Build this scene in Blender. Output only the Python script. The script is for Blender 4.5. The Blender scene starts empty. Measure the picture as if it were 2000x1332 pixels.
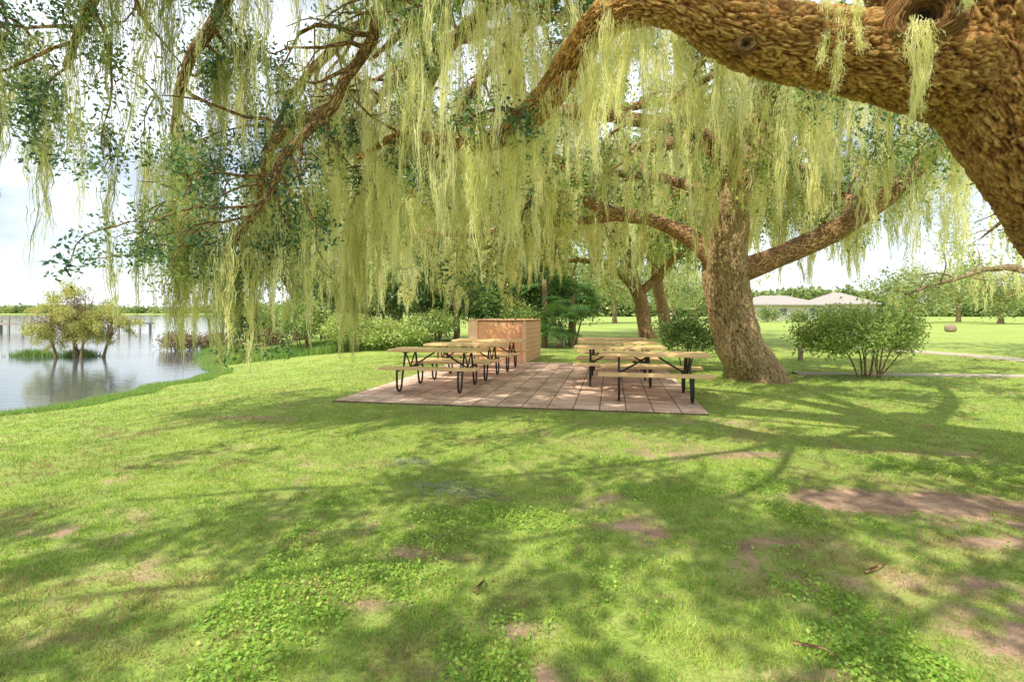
import bpy, math, numpy as np
from mathutils import Vector
rng=np.random.default_rng(7)
SC=bpy.context.scene
COL=SC.collection

# ------------------------------------------------------------------ noise
def h3(i,j,k,s=0):
    i=i.astype(np.int64);j=j.astype(np.int64);k=k.astype(np.int64)
    n=(i*374761393+j*668265263+k*1274126177+s*974634777)&0xffffffff
    n=((n^(n>>13))*1274126177)&0xffffffff
    n=((n^(n>>16))*2246822519)&0xffffffff
    return ((n^(n>>15))&0xffffff)/float(0xffffff)
def vnoise(p,s=0):
    f=np.floor(p);t=p-f;t=t*t*(3-2*t);i,j,k=f[:,0],f[:,1],f[:,2]
    r=0
    for a in (0,1):
        for b in (0,1):
            for c in (0,1):
                w=(t[:,0] if a else 1-t[:,0])*(t[:,1] if b else 1-t[:,1])*(t[:,2] if c else 1-t[:,2])
                r=r+w*h3(i+a,j+b,k+c,s)
    return r
def fbm2(x,y,sc,s=0,o=4):
    r=0;a=.5;tot=0
    for q in range(o):
        r=r+a*vnoise(np.stack([x*sc,y*sc,np.full_like(x,q*7.3)],1),s);tot+=a;a*=.5;sc*=2.1
    return r/tot
def voro(p):
    f=np.floor(p);d1=np.full(len(p),9.);d2=np.full(len(p),9.)
    for a in (-1,0,1):
        for b in (-1,0,1):
            for c in (-1,0,1):
                q=f+np.array([a,b,c])
                o=np.stack([h3(q[:,0],q[:,1],q[:,2],k) for k in (1,2,3)],1)
                d=np.linalg.norm(q+o-p,axis=1)
                m=d<d1
                d2=np.where(m,d1,np.minimum(d2,d));d1=np.where(m,d,d1)
    return d2-d1
# ------------------------------------------------------------------ mesh builder
class MB:
    def __init__(s): s.V=[];s.F=[];s.T=[];s.B=[];s.n=0
    def add(s,v,f,tint=.5,bark=None):
        v=np.asarray(v,float);f=np.asarray(f,np.int64)
        s.V.append(v);s.F.append(f+s.n);s.n+=len(v)
        s.T.append(np.broadcast_to(np.asarray(tint,float),(len(v),)).copy())
        s.B.append(v.copy() if bark is None else bark)
    def make(s,name,mat,base=(0,0,0),smooth=False,parent=None,attr=True):
        me=bpy.data.meshes.new(name)
        V=np.concatenate(s.V)-np.array(base)
        ks=np.concatenate([np.full(len(f),f.shape[1]) for f in s.F])
        L=np.concatenate([f.ravel() for f in s.F])
        me.vertices.add(len(V));me.vertices.foreach_set('co',V.astype(np.float32).ravel())
        me.loops.add(len(L));me.loops.foreach_set('vertex_index',L.astype(np.int32))
        me.polygons.add(len(ks));st=np.concatenate([[0],np.cumsum(ks)[:-1]])
        me.polygons.foreach_set('loop_start',st.astype(np.int32))
        me.polygons.foreach_set('use_smooth',np.full(len(ks),smooth))
        me.update(calc_edges=True)
        if attr:
            a=me.attributes.new('tint','FLOAT','POINT');a.data.foreach_set('value',np.concatenate(s.T).astype(np.float32))
            a=me.attributes.new('bark','FLOAT_VECTOR','POINT');a.data.foreach_set('vector',np.concatenate(s.B).astype(np.float32).ravel())
        me.materials.append(mat)
        ob=bpy.data.objects.new(name,me);COL.objects.link(ob)
        if parent: ob.parent=parent
        else: ob.location=base
        return ob
def empty(name,loc,label,cat,group=None):
    e=bpy.data.objects.new(name,None);e.empty_display_size=.3;COL.objects.link(e);e.location=loc
    e['label']=label;e['category']=cat
    if group:e['group']=group
    return e
def tag(o,label=None,cat=None,kind=None,group=None):
    if label:o['label']=label
    if cat:o['category']=cat
    if kind:o['kind']=kind
    if group:o['group']=group
    return o
def box(mb,c,s,rz=0,tint=.5):
    x,y,z=[q/2 for q in s]
    v=np.array([[-x,-y,-z],[x,-y,-z],[x,y,-z],[-x,y,-z],[-x,-y,z],[x,-y,z],[x,y,z],[-x,y,z]])
    if rz:
        ca,sa=math.cos(rz),math.sin(rz);v=np.stack([v[:,0]*ca-v[:,1]*sa,v[:,0]*sa+v[:,1]*ca,v[:,2]],1)
    mb.add(v+np.array(c),[[0,3,2,1],[4,5,6,7],[0,1,5,4],[1,2,6,5],[2,3,7,6],[3,0,4,7]],tint)
def spline(P,step):
    P=np.asarray(P,float);n=len(P)
    Q=np.vstack([2*P[0]-P[1],P,2*P[-1]-P[-2]]);out=[]
    for i in range(n-1):
        a,b,c,d=Q[i],Q[i+1],Q[i+2],Q[i+3]
        m=max(2,int(np.linalg.norm(c[:3]-b[:3])/step))
        t=(np.arange(m)/m)[:,None]
        out.append(.5*((2*b)+(-a+c)*t+(2*a-5*b+4*c-d)*t**2+(-a+3*b-3*c+d)*t**3))
    out.append(P[-1:]);o=np.vstack(out)
    if o.shape[1]>3:o[:,3]=np.maximum(o[:,3],.002)
    return o
def furrows(bark):
    wq=np.stack([vnoise(bark*np.array([9,9,5.])+k*17)-.5 for k in range(3)],1)+.8*np.stack([vnoise(bark*np.array([26,26,12.])+k*7)-.5 for k in range(3)],1)
    e=voro(bark*np.array([19,19,4.0])+wq*2.2);g=np.clip(e*3.0,0,1)**.8
    e2=voro(bark*np.array([40,40,14.])+wq*3+9);g2=np.clip(e2*2.4,0,1)
    rd=1-np.abs(2*vnoise(bark*np.array([55,55,14.])+wq*3)-1)
    return g,g2,rd
def tube(mb,P,R,sides=8,rough=0.,tint=None,furrow=False,lump=0.,off=0.,close=True,fs=1.):
    P=np.asarray(P,float);R=np.broadcast_to(np.asarray(R,float),(len(P),))
    T=np.gradient(P,axis=0);T/=np.linalg.norm(T,axis=1)[:,None]+1e-9
    n=np.cross(T[0],[0,0,1.]);
    if np.linalg.norm(n)<.1:n=np.cross(T[0],[0,1.,0])
    n/=np.linalg.norm(n);N=[n]
    for i in range(1,len(P)):
        n=n-T[i]*np.dot(n,T[i]);n=n/(np.linalg.norm(n)+1e-9);N.append(n)
    N=np.array(N);Bn=np.cross(T,N)
    th=np.arange(sides)*2*np.pi/sides
    d=N[:,None,:]*np.cos(th)[None,:,None]+Bn[:,None,:]*np.sin(th)[None,:,None]
    s=np.concatenate([[0],np.cumsum(np.linalg.norm(np.diff(P,axis=0),axis=1))])+off
    bark=np.stack([R[:,None]*np.cos(th)[None],R[:,None]*np.sin(th)[None],np.repeat(s[:,None],sides,1)],2).reshape(-1,3)
    rr=np.repeat(R[:,None],sides,1).ravel();tn=.5*np.ones(len(rr)) if tint is None else np.full(len(rr),tint)
    if lump:
        rr=rr*(1+lump*(vnoise(bark*np.array([2.3,2.3,1.1])+11)-.5)+lump*.5*(vnoise(bark*np.array([6,6,3.])+31)-.5))
    if furrow:
        g,g2,rd=furrows(bark*fs)
        rr=rr+(.027*(g-.6)+.012*(g2-.5)+.012*(rd-.5))/fs;tn=np.clip(.48*g+.26*g2+.36*rd-.08,0,1)
    elif rough:
        rr=rr+rough*(vnoise(bark*np.array([14,14,4.]))-.5)*2+rough*(vnoise(bark*np.array([34,34,12.]))-.5)
    V=(P[:,None,:]+d*rr.reshape(len(P),sides,1)).reshape(-1,3)
    i=np.arange(len(P)-1)[:,None]*sides;j=np.arange(sides)[None];j2=(j+1)%sides
    F=np.stack([i+j,i+j2,i+sides+j2,i+sides+j],2).reshape(-1,4)
    mb.add(V,F,tn,bark)
    if close:
        mb.F.append(np.array([(np.arange(sides)[::-1])])+mb.n-len(V));mb.F.append(np.array([np.arange(sides)])+mb.n-sides)
def rnd_unit(n):
    v=rng.normal(size=(n,3));return v/np.linalg.norm(v,axis=1)[:,None]
def leaves(mb,C,n,L,spread,tint,up=.7,asp=.45,tj=.18):
    C=np.asarray(C,float);N=len(C)*n
    if N==0:return
    tint=np.broadcast_to(tint,(len(C),))
    p=np.repeat(C,n,0)+rng.normal(size=(N,3))*spread
    nn=rng.normal(size=(N,3))+np.array([0,0,up]);nn/=np.linalg.norm(nn,axis=1)[:,None]
    a=np.cross(nn,rng.normal(size=(N,3)));a/=np.linalg.norm(a,axis=1)[:,None];b=np.cross(nn,a)
    l=(L*rng.uniform(.6,1.3,N))[:,None];w=l*asp
    V=np.stack([p,p+a*l*.5+b*w*.5-nn*l*.06,p+a*l,p+a*l*.5-b*w*.5-nn*l*.06],1).reshape(-1,3)
    F=np.arange(N*4).reshape(-1,4)
    t=np.repeat(np.clip(np.repeat(tint,n)+rng.normal(size=N)*tj,0,1),4)
    mb.add(V,F,t)
def moss(mb,P,L,W,m=45,w=.007,K=6,tint=None,wig=.011,friz=.48):
    P=np.asarray(P,float);N=len(P)
    if N==0:return
    L=np.broadcast_to(L,(N,));W=np.broadcast_to(W,(N,))
    ct=np.clip(rng.normal(.55,.2,N),0,1) if tint is None else np.broadcast_to(tint,(N,))
    S=N*m;ix=np.repeat(np.arange(N),m)
    fz=rng.random(S)<friz
    t0=rng.random(S)**1.3*np.where(fz,.88,.7);t1=np.minimum(1,t0+np.where(fz,rng.uniform(.05,.14,S),rng.uniform(.15,.45,S)))
    tau=np.linspace(0,1,K+1)[None];t=t0[:,None]+(t1-t0)[:,None]*tau
    ang=rng.random(S)*6.283;a=np.sqrt(rng.random(S))*W[ix]*np.where(fz,1.25,.9)
    prof=(1-t)**.9*np.minimum(1,.55+t*3)
    ph=h3(ix*1.,ix*0.,ix*0.,5)[:,None]*6.28
    prof=prof*(.55+.6*np.sin(t*(5+4*L[ix])[:,None]+ph)**2)
    sway=rng.normal(size=(N,2))*.06
    wg=(wig*np.where(fz,1.4,.55))[:,None]
    wob=.02*np.sin(t*L[ix][:,None]*7+ph*3)*np.minimum(1,t*3)
    X=P[ix,0][:,None]+(a*np.cos(ang))[:,None]*prof+sway[ix,0][:,None]*t*L[ix][:,None]+wob
    Y=P[ix,1][:,None]+(a*np.sin(ang))[:,None]*prof+sway[ix,1][:,None]*t*L[ix][:,None]
    X=X+np.cumsum(rng.normal(size=X.shape),1)*wg;Y=Y+np.cumsum(rng.normal(size=X.shape),1)*wg
    Z=P[ix,2][:,None]-t*L[ix][:,None]+rng.normal(size=X.shape)*.008
    da=rng.random(S)*6.283;da=da[:,None]+tau*rng.normal(size=S)[:,None]*1.5
    ww=w*(1-.65*tau)*rng.uniform(.6,1.5,S)[:,None]*.5
    A=np.stack([X-np.cos(da)*ww,Y-np.sin(da)*ww,Z],2);B=np.stack([X+np.cos(da)*ww,Y+np.sin(da)*ww,Z],2)
    V=np.stack([A,B],2).reshape(-1,3)
    b=(np.arange(S)*(K+1)*2)[:,None]+np.arange(K)[None]*2
    F=np.stack([b,b+1,b+3,b+2],2).reshape(-1,4)
    tt=np.repeat(np.clip(ct[ix]+rng.normal(size=S)*.18,0,1),(K+1)*2)
    mb.add(V,F,tt)
def blades(mb,pos,h,w,lean,tint):
    N=len(pos);a=rng.random(N)*6.283;b=rng.random(N)*6.283
    d=np.stack([np.cos(a),np.sin(a),0*a],1);l=np.stack([np.cos(b),np.sin(b),0*b],1)*(lean*rng.random(N))[:,None]
    l[:,2]=1;l/=np.linalg.norm(l,axis=1)[:,None]
    V=np.stack([pos-d*w[:,None]*.5,pos+d*w[:,None]*.5,pos+l*h[:,None]],1).reshape(-1,3)
    mb.add(V,np.arange(N*3).reshape(-1,3),np.repeat(tint,3))

# ------------------------------------------------------------------ materials
def newmat(name):
    m=bpy.data.materials.new(name);m.use_nodes=True;nt=m.node_tree;nt.nodes.clear()
    return m,nt
def nd(nt,t,**k):
    n=nt.nodes.new(t)
    for a,b in k.items():setattr(n,a,b)
    return n
def ramp(nt,stops,src=None):
    r=nd(nt,'ShaderNodeValToRGB');e=r.color_ramp.elements
    while len(e)<len(stops):e.new(.5)
    for q,(p,c) in zip(e,stops):q.position=p;q.color=(*c,1)
    if src:nt.links.new(src,r.inputs[0])
    return r
def noise(nt,sc,det=4,vec=None,rough=.55):
    n=nd(nt,'ShaderNodeTexNoise');n.inputs['Scale'].default_value=sc;n.inputs['Detail'].default_value=det;n.inputs['Roughness'].default_value=rough
    if vec:nt.links.new(vec,n.inputs['Vector'])
    return n
def mix(nt,fac,a,b,mode='MIX'):
    m=nd(nt,'ShaderNodeMix',data_type='RGBA',blend_type=mode)
    for s,v in ((0,fac),(6,a),(7,b)):
        if isinstance(v,(int,float)):m.inputs[s].default_value=v
        elif isinstance(v,tuple):m.inputs[s].default_value=(*v,1)
        else:nt.links.new(v,m.inputs[s])
    return m.outputs[2]
def leafmat(name,stops,trans=.4,gloss=.05):
    m,nt=newmat(name)
    at=nd(nt,'ShaderNodeAttribute',attribute_name='tint')
    r=ramp(nt,stops,at.outputs['Fac']);c=r.outputs[0]
    d=nd(nt,'ShaderNodeBsdfDiffuse');t=nd(nt,'ShaderNodeBsdfTranslucent');g=nd(nt,'ShaderNodeBsdfGlossy');g.inputs['Roughness'].default_value=.45
    nt.links.new(c,d.inputs[0]);nt.links.new(c,t.inputs[0])
    x=nd(nt,'ShaderNodeMixShader');x.inputs[0].default_value=trans
    nt.links.new(d.outputs[0],x.inputs[1]);nt.links.new(t.outputs[0],x.inputs[2])
    y=nd(nt,'ShaderNodeMixShader');y.inputs[0].default_value=gloss
    nt.links.new(x.outputs[0],y.inputs[1]);nt.links.new(g.outputs[0],y.inputs[2])
    o=nd(nt,'ShaderNodeOutputMaterial');nt.links.new((y if gloss>0 else x).outputs[0],o.inputs[0])
    return m
def simple(name,c1,c2,sc=5,rough=.7,bump=0.,bsc=30,metal=0,objc=True,stretch=None):
    m,nt=newmat(name);p=nd(nt,'ShaderNodeBsdfPrincipled');o=nd(nt,'ShaderNodeOutputMaterial');nt.links.new(p.outputs[0],o.inputs[0])
    tc=nd(nt,'ShaderNodeTexCoord');v=tc.outputs['Object']
    if stretch:
        mp=nd(nt,'ShaderNodeMapping');mp.inputs['Scale'].default_value=stretch;nt.links.new(v,mp.inputs[0]);v=mp.outputs[0]
    n=noise(nt,sc,5,v);r=ramp(nt,[(.3,c1),(.7,c2)],n.outputs[0]);nt.links.new(r.outputs[0],p.inputs['Base Color'])
    p.inputs['Roughness'].default_value=rough;p.inputs['Metallic'].default_value=metal
    if bump:
        n2=noise(nt,bsc,4,v);b=nd(nt,'ShaderNodeBump');b.inputs['Strength'].default_value=bump;b.inputs['Distance'].default_value=.02
        nt.links.new(n2.outputs[0],b.inputs['Height']);nt.links.new(b.outputs[0],p.inputs['Normal'])
    return m
def barkmat(name,crev,mid,hi,useattr=False,sc=16,zs=.3,bs=.9):
    m,nt=newmat(name);p=nd(nt,'ShaderNodeBsdfPrincipled');o=nd(nt,'ShaderNodeOutputMaterial');nt.links.new(p.outputs[0],o.inputs[0])
    p.inputs['Roughness'].default_value=.9
    at=nd(nt,'ShaderNodeAttribute',attribute_name='bark')
    mp=nd(nt,'ShaderNodeMapping');mp.inputs['Scale'].default_value=(1,1,zs);nt.links.new(at.outputs['Vector'],mp.inputs[0])
    nz=noise(nt,7,4,mp.outputs[0]);
    ad=nd(nt,'ShaderNodeVectorMath',operation='MULTIPLY_ADD');nt.links.new(nz.outputs[1],ad.inputs[0]);ad.inputs[1].default_value=(.16,.16,.16);nt.links.new(mp.outputs[0],ad.inputs[2])
    vo=nd(nt,'ShaderNodeTexVoronoi',feature='DISTANCE_TO_EDGE');vo.inputs['Scale'].default_value=sc;nt.links.new(ad.outputs[0],vo.inputs['Vector'])
    fine=noise(nt,70,6,mp.outputs[0],.7)
    if useattr:
        t=nd(nt,'ShaderNodeAttribute',attribute_name='tint');h=t.outputs['Fac']
        r=ramp(nt,[(.16,crev),(.46,mid),(.88,hi)],h)
    else:
        h=vo.outputs['Distance'];r=ramp(nt,[(.0,crev),(.12,mid),(.4,hi)],h)
    fr=ramp(nt,[(.32,(.2,.2,.2)),(.68,(.82,.82,.82))],fine.outputs[0])
    c=mix(nt,.85,r.outputs[0],fr.outputs[0],'OVERLAY')
    big=noise(nt,2.2,4,at.outputs['Vector']);rb=ramp(nt,[(.35,(.60,.66,.54)),(.6,(1,1,1))],big.outputs[0])
    c=mix(nt,.6,c,rb.outputs[0],'MULTIPLY');nt.links.new(c,p.inputs['Base Color'])
    b=nd(nt,'ShaderNodeBump');b.inputs['Strength'].default_value=bs;b.inputs['Distance'].default_value=.03
    if not useattr:
        rr=ramp(nt,[(0,(0,0,0)),(.18,(1,1,1))],h);nt.links.new(rr.outputs[0],b.inputs['Height'])
    else:
        b.inputs['Distance'].default_value=.02;nt.links.new(fine.outputs[0],b.inputs['Height'])
    b2=nd(nt,'ShaderNodeBump');b2.inputs['Strength'].default_value=.8;b2.inputs['Distance'].default_value=.012
    nt.links.new(fine.outputs[0],b2.inputs['Height']);nt.links.new(b.outputs[0],b2.inputs['Normal']);nt.links.new(b2.outputs[0],p.inputs['Normal'])
    return m
M_barkA=barkmat('furrowed_bark',(.045,.015,.005),(.44,.185,.05),(.88,.52,.19),True)
M_barkB=barkmat('oak_bark',(.07,.04,.02),(.40,.26,.13),(.64,.47,.26),True)
M_barkC=barkmat('plain_oak_bark',(.14,.085,.05),(.36,.25,.14),(.5,.38,.22),False,34,.25,.6)
M_limbB=barkmat('warm_limb_bark',(.16,.07,.035),(.54,.29,.14),(.72,.46,.25),False,30)
M_twig=barkmat('branch_bark',(.14,.065,.03),(.44,.24,.12),(.58,.37,.20),False,30)
M_leafA=leafmat('oak_leaf',[(0,(.035,.095,.07)),(.4,(.10,.22,.11)),(.75,(.23,.37,.13)),(1,(.44,.54,.16))],.45)
M_leafB=leafmat('oak_leaf_bright',[(0,(.05,.13,.055)),(.35,(.15,.29,.085)),(.7,(.38,.51,.12)),(1,(.62,.68,.22))],.5)
M_leafFar=leafmat('far_leaf',[(0,(.09,.15,.05)),(.5,(.26,.36,.10)),(1,(.50,.54,.2))],.45)
M_leafYel=leafmat('yellow_leaf',[(0,(.24,.30,.07)),(.5,(.56,.58,.14)),(1,(.80,.74,.28))],.5)
M_leafRed=leafmat('brown_leaf',[(0,(.14,.10,.06)),(.5,(.36,.23,.16)),(1,(.4,.40,.18))],.3)
M_moss=leafmat('spanish_moss',[(0,(.30,.33,.16)),(.35,(.64,.64,.27)),(.7,(.92,.89,.43)),(1,(.98,.96,.66))],.5,.0)
M_palm=leafmat('palm_leaf',[(0,(.03,.08,.02)),(.6,(.09,.20,.05)),(1,(.24,.38,.10))],.3,.03)
M_grass=leafmat('grass_blade',[(0,(.46,.34,.19)),(.22,(.48,.44,.16)),(.5,(.22,.42,.06)),(.8,(.36,.57,.08)),(1,(.58,.68,.15))],.4,.03)
M_reed=leafmat('reed_blade',[(0,(.12,.22,.05)),(.5,(.26,.44,.09)),(1,(.46,.58,.17))],.4,.03)
M_dry=leafmat('fallen_moss_strand',[(0,(.26,.30,.19)),(1,(.46,.49,.36))],.3,0)
M_wood=simple('tan_planks',(.74,.47,.20),(.90,.66,.36),4,.6,.2,60,stretch=(1,12,12))
M_black=simple('black_painted_steel',(.008,.008,.008),(.02,.02,.02),20,.35)
M_conc=simple('concrete',(.42,.36,.27),(.58,.51,.4),3,.9,.3,40)
M_cabfront=simple('salmon_panel',(.78,.43,.24),(.85,.50,.30),3,.75,.1,40)
M_cabdoor=simple('orange_panel',(.76,.38,.19),(.82,.44,.23),3,.75,.1,40)
M_cabtrim=simple('peach_trim',(.84,.56,.36),(.88,.62,.42),3,.75)
M_hwall=simple('stucco_wall',(.50,.46,.40),(.60,.56,.5),2,.9)
M_hroof=simple('grey_roof_shingle',(.32,.28,.26),(.42,.38,.35),3,.9)
M_glass=simple('window_glass',(.10,.12,.14),(.16,.19,.22),2,.1)
M_stone=simple('weathered_stone',(.22,.15,.1),(.38,.29,.21),5,.9,.5,20)
M_pier=simple('pier_wood',(.30,.27,.23),(.45,.41,.36),4,.9)

# ------------------------------------------------------------------ terrain
ys=np.array([-4000,-60,-20,0,6,9.7,12,14,17,20,26,40,70,120,4000.]);xsv=np.array([-60,-40,-22,-13.5,-10.6,-9.6,-9.1,-9.0,-9.9,-11.5,-15,-23,-40,-66,-66.])
def shore(x,y): return x-np.interp(y,ys,xsv)-.25*np.sin(y*1.3)-.12*np.sin(y*3.1+1)
WZ=-.42
def height(x,y):
    d=shore(x,y);t=np.clip(d/6.3,0,1);s=t*t*(3-2*t)
    h=WZ*(1-s);h=np.where(d<0,WZ+np.maximum(d*.22,-1.6),h)
    far=np.clip((y-430)/30,0,1);h=h*(1-far)+.3*far
    px=(x+3)*.982-(y-8.57)*.19;py=(x+3)*.19+(y-8.57)*.982
    onp=(px>-.6)&(px<6.6)&(py>-.6)&(py<7.8)
    u=(fbm2(x,y,.6,3,3)-.5)*.07
    return h+np.where(onp|(far>0),0,u*np.clip((d-.5)/2,0,1)*np.clip(1-(np.hypot(x,y)-25)/20,0,1))
def onpatio(x,y):
    px=(x+3)*.982-(y-8.57)*.19;py=(x+3)*.19+(y-8.57)*.982
    return (px>0.0)&(px<5.97)&(py>0.0)&(py<7.15)
spots=[(2.6,4.15,.5,.2,.9),(3.35,3.95,.7,.25,1.1),(3.9,3.5,.4,.15,.8),(3.3,3.3,.4,.1,.4),(-1.38,3.45,.12,.05,.5),(-.74,2.6,.15,.05,.5),(-1.3,2.8,.25,.05,.4),
(2.3,2.8,.4,.1,.4),(1.9,3.3,.5,.12,.4),(-3.7,7.3,.5,.15,.5),(2.9,7.0,1.2,.25,.3),(1.2,2.1,.3,.05,.5),(-2.0,2.3,.3,.08,.4),(2.2,5.4,.9,.2,.4),(.7,2.7,.2,.05,.4),(-.4,3.1,.2,.05,.4)]
def dirt(x,y):
    m=0*x
    for a,b,c,d,w in spots: m=m+w*np.exp(-((x-a)/c)**2-((y-b)/d)**2)
    n=fbm2(x,y,1.4,5,5);n2=fbm2(x,y,7,8,4)
    near=np.clip((8-y)/5,0,1)
    return np.clip(m*(.1+1.6*n2)+np.clip((n-.45)*3,0,1)*.58*near*np.clip(3.8*n2-1.35,0,2),0,1)
def axis(lo,hi,st,far):
    a=list(np.arange(lo,hi,st));s=st
    x=hi
    up=[]
    while x<far: up.append(x);s*=1.14;x+=s
    up.append(far);s=st;x=lo-s;dn=[]
    while x>-far: dn.append(x);s*=1.14;x-=s
    dn.append(-far);return np.array(dn[::-1]+a+up)
gx=axis(-12,10,.06,4000);gy=axis(1.,17,.06,4000)
X,Y=np.meshgrid(gx,gy,indexing='ij');xf,yf=X.ravel(),Y.ravel()
mb=MB();ny=len(gy)
i=np.arange(len(gx)-1)[:,None]*ny+np.arange(ny-1)[None]
F=np.stack([i,i+ny,i+ny+1,i+1],2).reshape(-1,4)
mb.add(np.stack([xf,yf,height(xf,yf)],1),F,dirt(xf,yf))
m,nt=newmat('lawn_ground');p=nd(nt,'ShaderNodeBsdfPrincipled');o=nd(nt,'ShaderNodeOutputMaterial');nt.links.new(p.outputs[0],o.inputs[0]);p.inputs['Roughness'].default_value=.95
geo=nd(nt,'ShaderNodeNewGeometry');v=geo.outputs['Position']
n1=noise(nt,.35,5,v);n2=noise(nt,3.5,6,v,.65);n3=noise(nt,45,4,v,.7)
g1=ramp(nt,[(.3,(.25,.40,.055)),(.5,(.36,.51,.08)),(.7,(.50,.60,.12))],n1.outputs[0])
g2=ramp(nt,[(.35,(.22,.31,.07)),(.5,(.38,.46,.10)),(.68,(.60,.58,.21))],n2.outputs[0])
c=mix(nt,.5,g1.outputs[0],g2.outputs[0])
g3=ramp(nt,[(.3,(.38,.38,.38)),(.7,(1.1,1.1,1.1))],n3.outputs[0]);c=mix(nt,.65,c,g3.outputs[0],'MULTIPLY')
at=nd(nt,'ShaderNodeAttribute',attribute_name='tint')
dc=ramp(nt,[(.3,(.28,.18,.14)),(.5,(.54,.34,.24)),(.7,(.78,.52,.38))],n2.outputs[0]);dcc=mix(nt,.5,dc.outputs[0],g3.outputs[0],'MULTIPLY')
ma=nd(nt,'ShaderNodeMath',operation='MULTIPLY_ADD');nt.links.new(n3.outputs[0],ma.inputs[0]);ma.inputs[1].default_value=.5;
mb_=nd(nt,'ShaderNodeMath',operation='SUBTRACT');nt.links.new(at.outputs['Fac'],mb_.inputs[0]);mb_.inputs[1].default_value=.24;nt.links.new(mb_.outputs[0],ma.inputs[2])
rf=ramp(nt,[(.1,(0,0,0)),(.5,(.95,.95,.95))],ma.outputs[0])
c=mix(nt,rf.outputs[0],c,dcc)
nt.links.new(c,p.inputs['Base Color'])
b=nd(nt,'ShaderNodeBump');b.inputs['Strength'].default_value=.8;b.inputs['Distance'].default_value=.03;nt.links.new(n3.outputs[0],b.inputs['Height']);nt.links.new(b.outputs[0],p.inputs['Normal'])
g=mb.make('ground',m,smooth=True);tag(g,kind='structure')
# water
mb=MB();mb.add([[-4000,-4000,WZ],[0,-4000,WZ],[0,600,WZ],[-4000,600,WZ]],[[0,1,2,3]])
m,nt=newmat('lake_water');p=nd(nt,'ShaderNodeBsdfPrincipled');o=nd(nt,'ShaderNodeOutputMaterial');nt.links.new(p.outputs[0],o.inputs[0])
p.inputs['Base Color'].default_value=(.09,.11,.12,1);p.inputs['Roughness'].default_value=.015;p.inputs['IOR'].default_value=1.9;p.inputs['Specular IOR Level'].default_value=1.
geo=nd(nt,'ShaderNodeNewGeometry');mp=nd(nt,'ShaderNodeMapping');mp.inputs['Scale'].default_value=(.7,1.6,1);nt.links.new(geo.outputs['Position'],mp.inputs[0])
n=noise(nt,2.6,4,mp.outputs[0]);b=nd(nt,'ShaderNodeBump');b.inputs['Strength'].default_value=.16;b.inputs['Distance'].default_value=.05;nt.links.new(n.outputs[0],b.inputs['Height']);nt.links.new(b.outputs[0],p.inputs['Normal'])
tag(mb.make('lake_water',m,attr=False),kind='structure')
# grass
mb=MB()
N=660000
yy=1.5*(18/1.5)**rng.random(N);xx=(rng.random(N)*2-1)*(yy*1.2+.8)
D=dirt(xx,yy);cl=fbm2(xx,yy,2.2,21,4);tf=fbm2(xx,yy,11,4,3)
k=(rng.random(N)>D*1.6)&~onpatio(xx,yy)&(shore(xx,yy)>.1)&(rng.random(N)<.22+1.4*np.clip((tf-.36)*2.8,0,1))
xx,yy,cl,D,tf=xx[k],yy[k],cl[k],D[k],tf[k];n_=len(xx)
h=rng.uniform(.013,.038,n_)*(.5+1.3*tf);w=.0028*np.maximum(yy,1.8)**.75*rng.uniform(.7,1.4,n_)
tint=np.clip(.58+(cl-.5)*2.0+rng.normal(size=n_)*.2-D*.7,0,1)
tint=np.where(rng.random(n_)<.16,rng.random(n_)*.25,tint)
blades(mb,np.stack([xx,yy,height(xx,yy)-.003],1),h,w,1.8,tint)
N=80000
yy=1.7+rng.random(N)**1.3*3.6;xx=-1.5+rng.random(N)*(yy*1.1+2.)
cv=fbm2(xx,yy,1.9,33,4);k=(cv>.52)&(rng.random(N)<(cv-.49)*6);xx,yy=xx[k],yy[k];k=dirt(xx,yy)<.4;xx,yy=xx[k],yy[k]
leaves(mb,np.stack([xx,yy,height(xx,yy)+rng.uniform(.008,.035,len(xx))],1),1,.021,.004,.70,2.2,.75,.16)
tag(mb.make('lawn_grass',M_grass),kind='stuff',label='short green lawn grass with dry tufts',cat='grass')
# shore fringe and reeds
mb=MB()
N=26000;yy=rng.uniform(5,19,N);d=rng.uniform(-.15,.5,N);xx=np.interp(yy,ys,xsv)+.25*np.sin(yy*1.3)+.12*np.sin(yy*3.1+1)+d
blades(mb,np.stack([xx,yy,height(xx,yy)],1),rng.uniform(.04,.14,N),rng.uniform(.008,.016,N),1.,np.clip(rng.normal(.6,.2,N),0,1))
N=90000;t=rng.random(N);xx=-11.0+t*10.+rng.normal(size=N)*.3;yy=18.3+rng.random(N)*3.4+2*np.sin(t*3);q=fbm2(xx,yy,.7,2,3)
blades(mb,np.stack([xx,yy,height(xx,yy)],1),rng.uniform(.15,.45,N)*(.3+1.2*q),rng.uniform(.012,.03,N),.9,np.clip(rng.normal(.62,.2,N)+(q-.5),0,1))
N=26000;yy=rng.uniform(19,40,N);xx=np.interp(yy,ys,xsv)+rng.normal(size=N)*.5
blades(mb,np.stack([xx,yy,height(xx,yy)],1),rng.uniform(.12,.4,N),rng.uniform(.015,.03,N),.7,np.clip(rng.normal(.5,.2,N),0,1))
for cx,cy,rx,ry in [(-20.8,22.4,.9,.3),(-18.9,22.4,.6,.3)]:
    N=1500;xx=cx+rng.normal(size=N)*rx*.5;yy=cy+rng.normal(size=N)*ry*.5
    blades(mb,np.stack([xx,yy,np.full(N,WZ-.02)],1),rng.uniform(.1,.45,N),rng.uniform(.02,.03,N),.8,np.clip(rng.normal(.3,.3,N),0,1))
tag(mb.make('shoreline_reeds',M_reed),kind='stuff',label='green reeds and grasses along the lake edge',cat='reeds')

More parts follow.
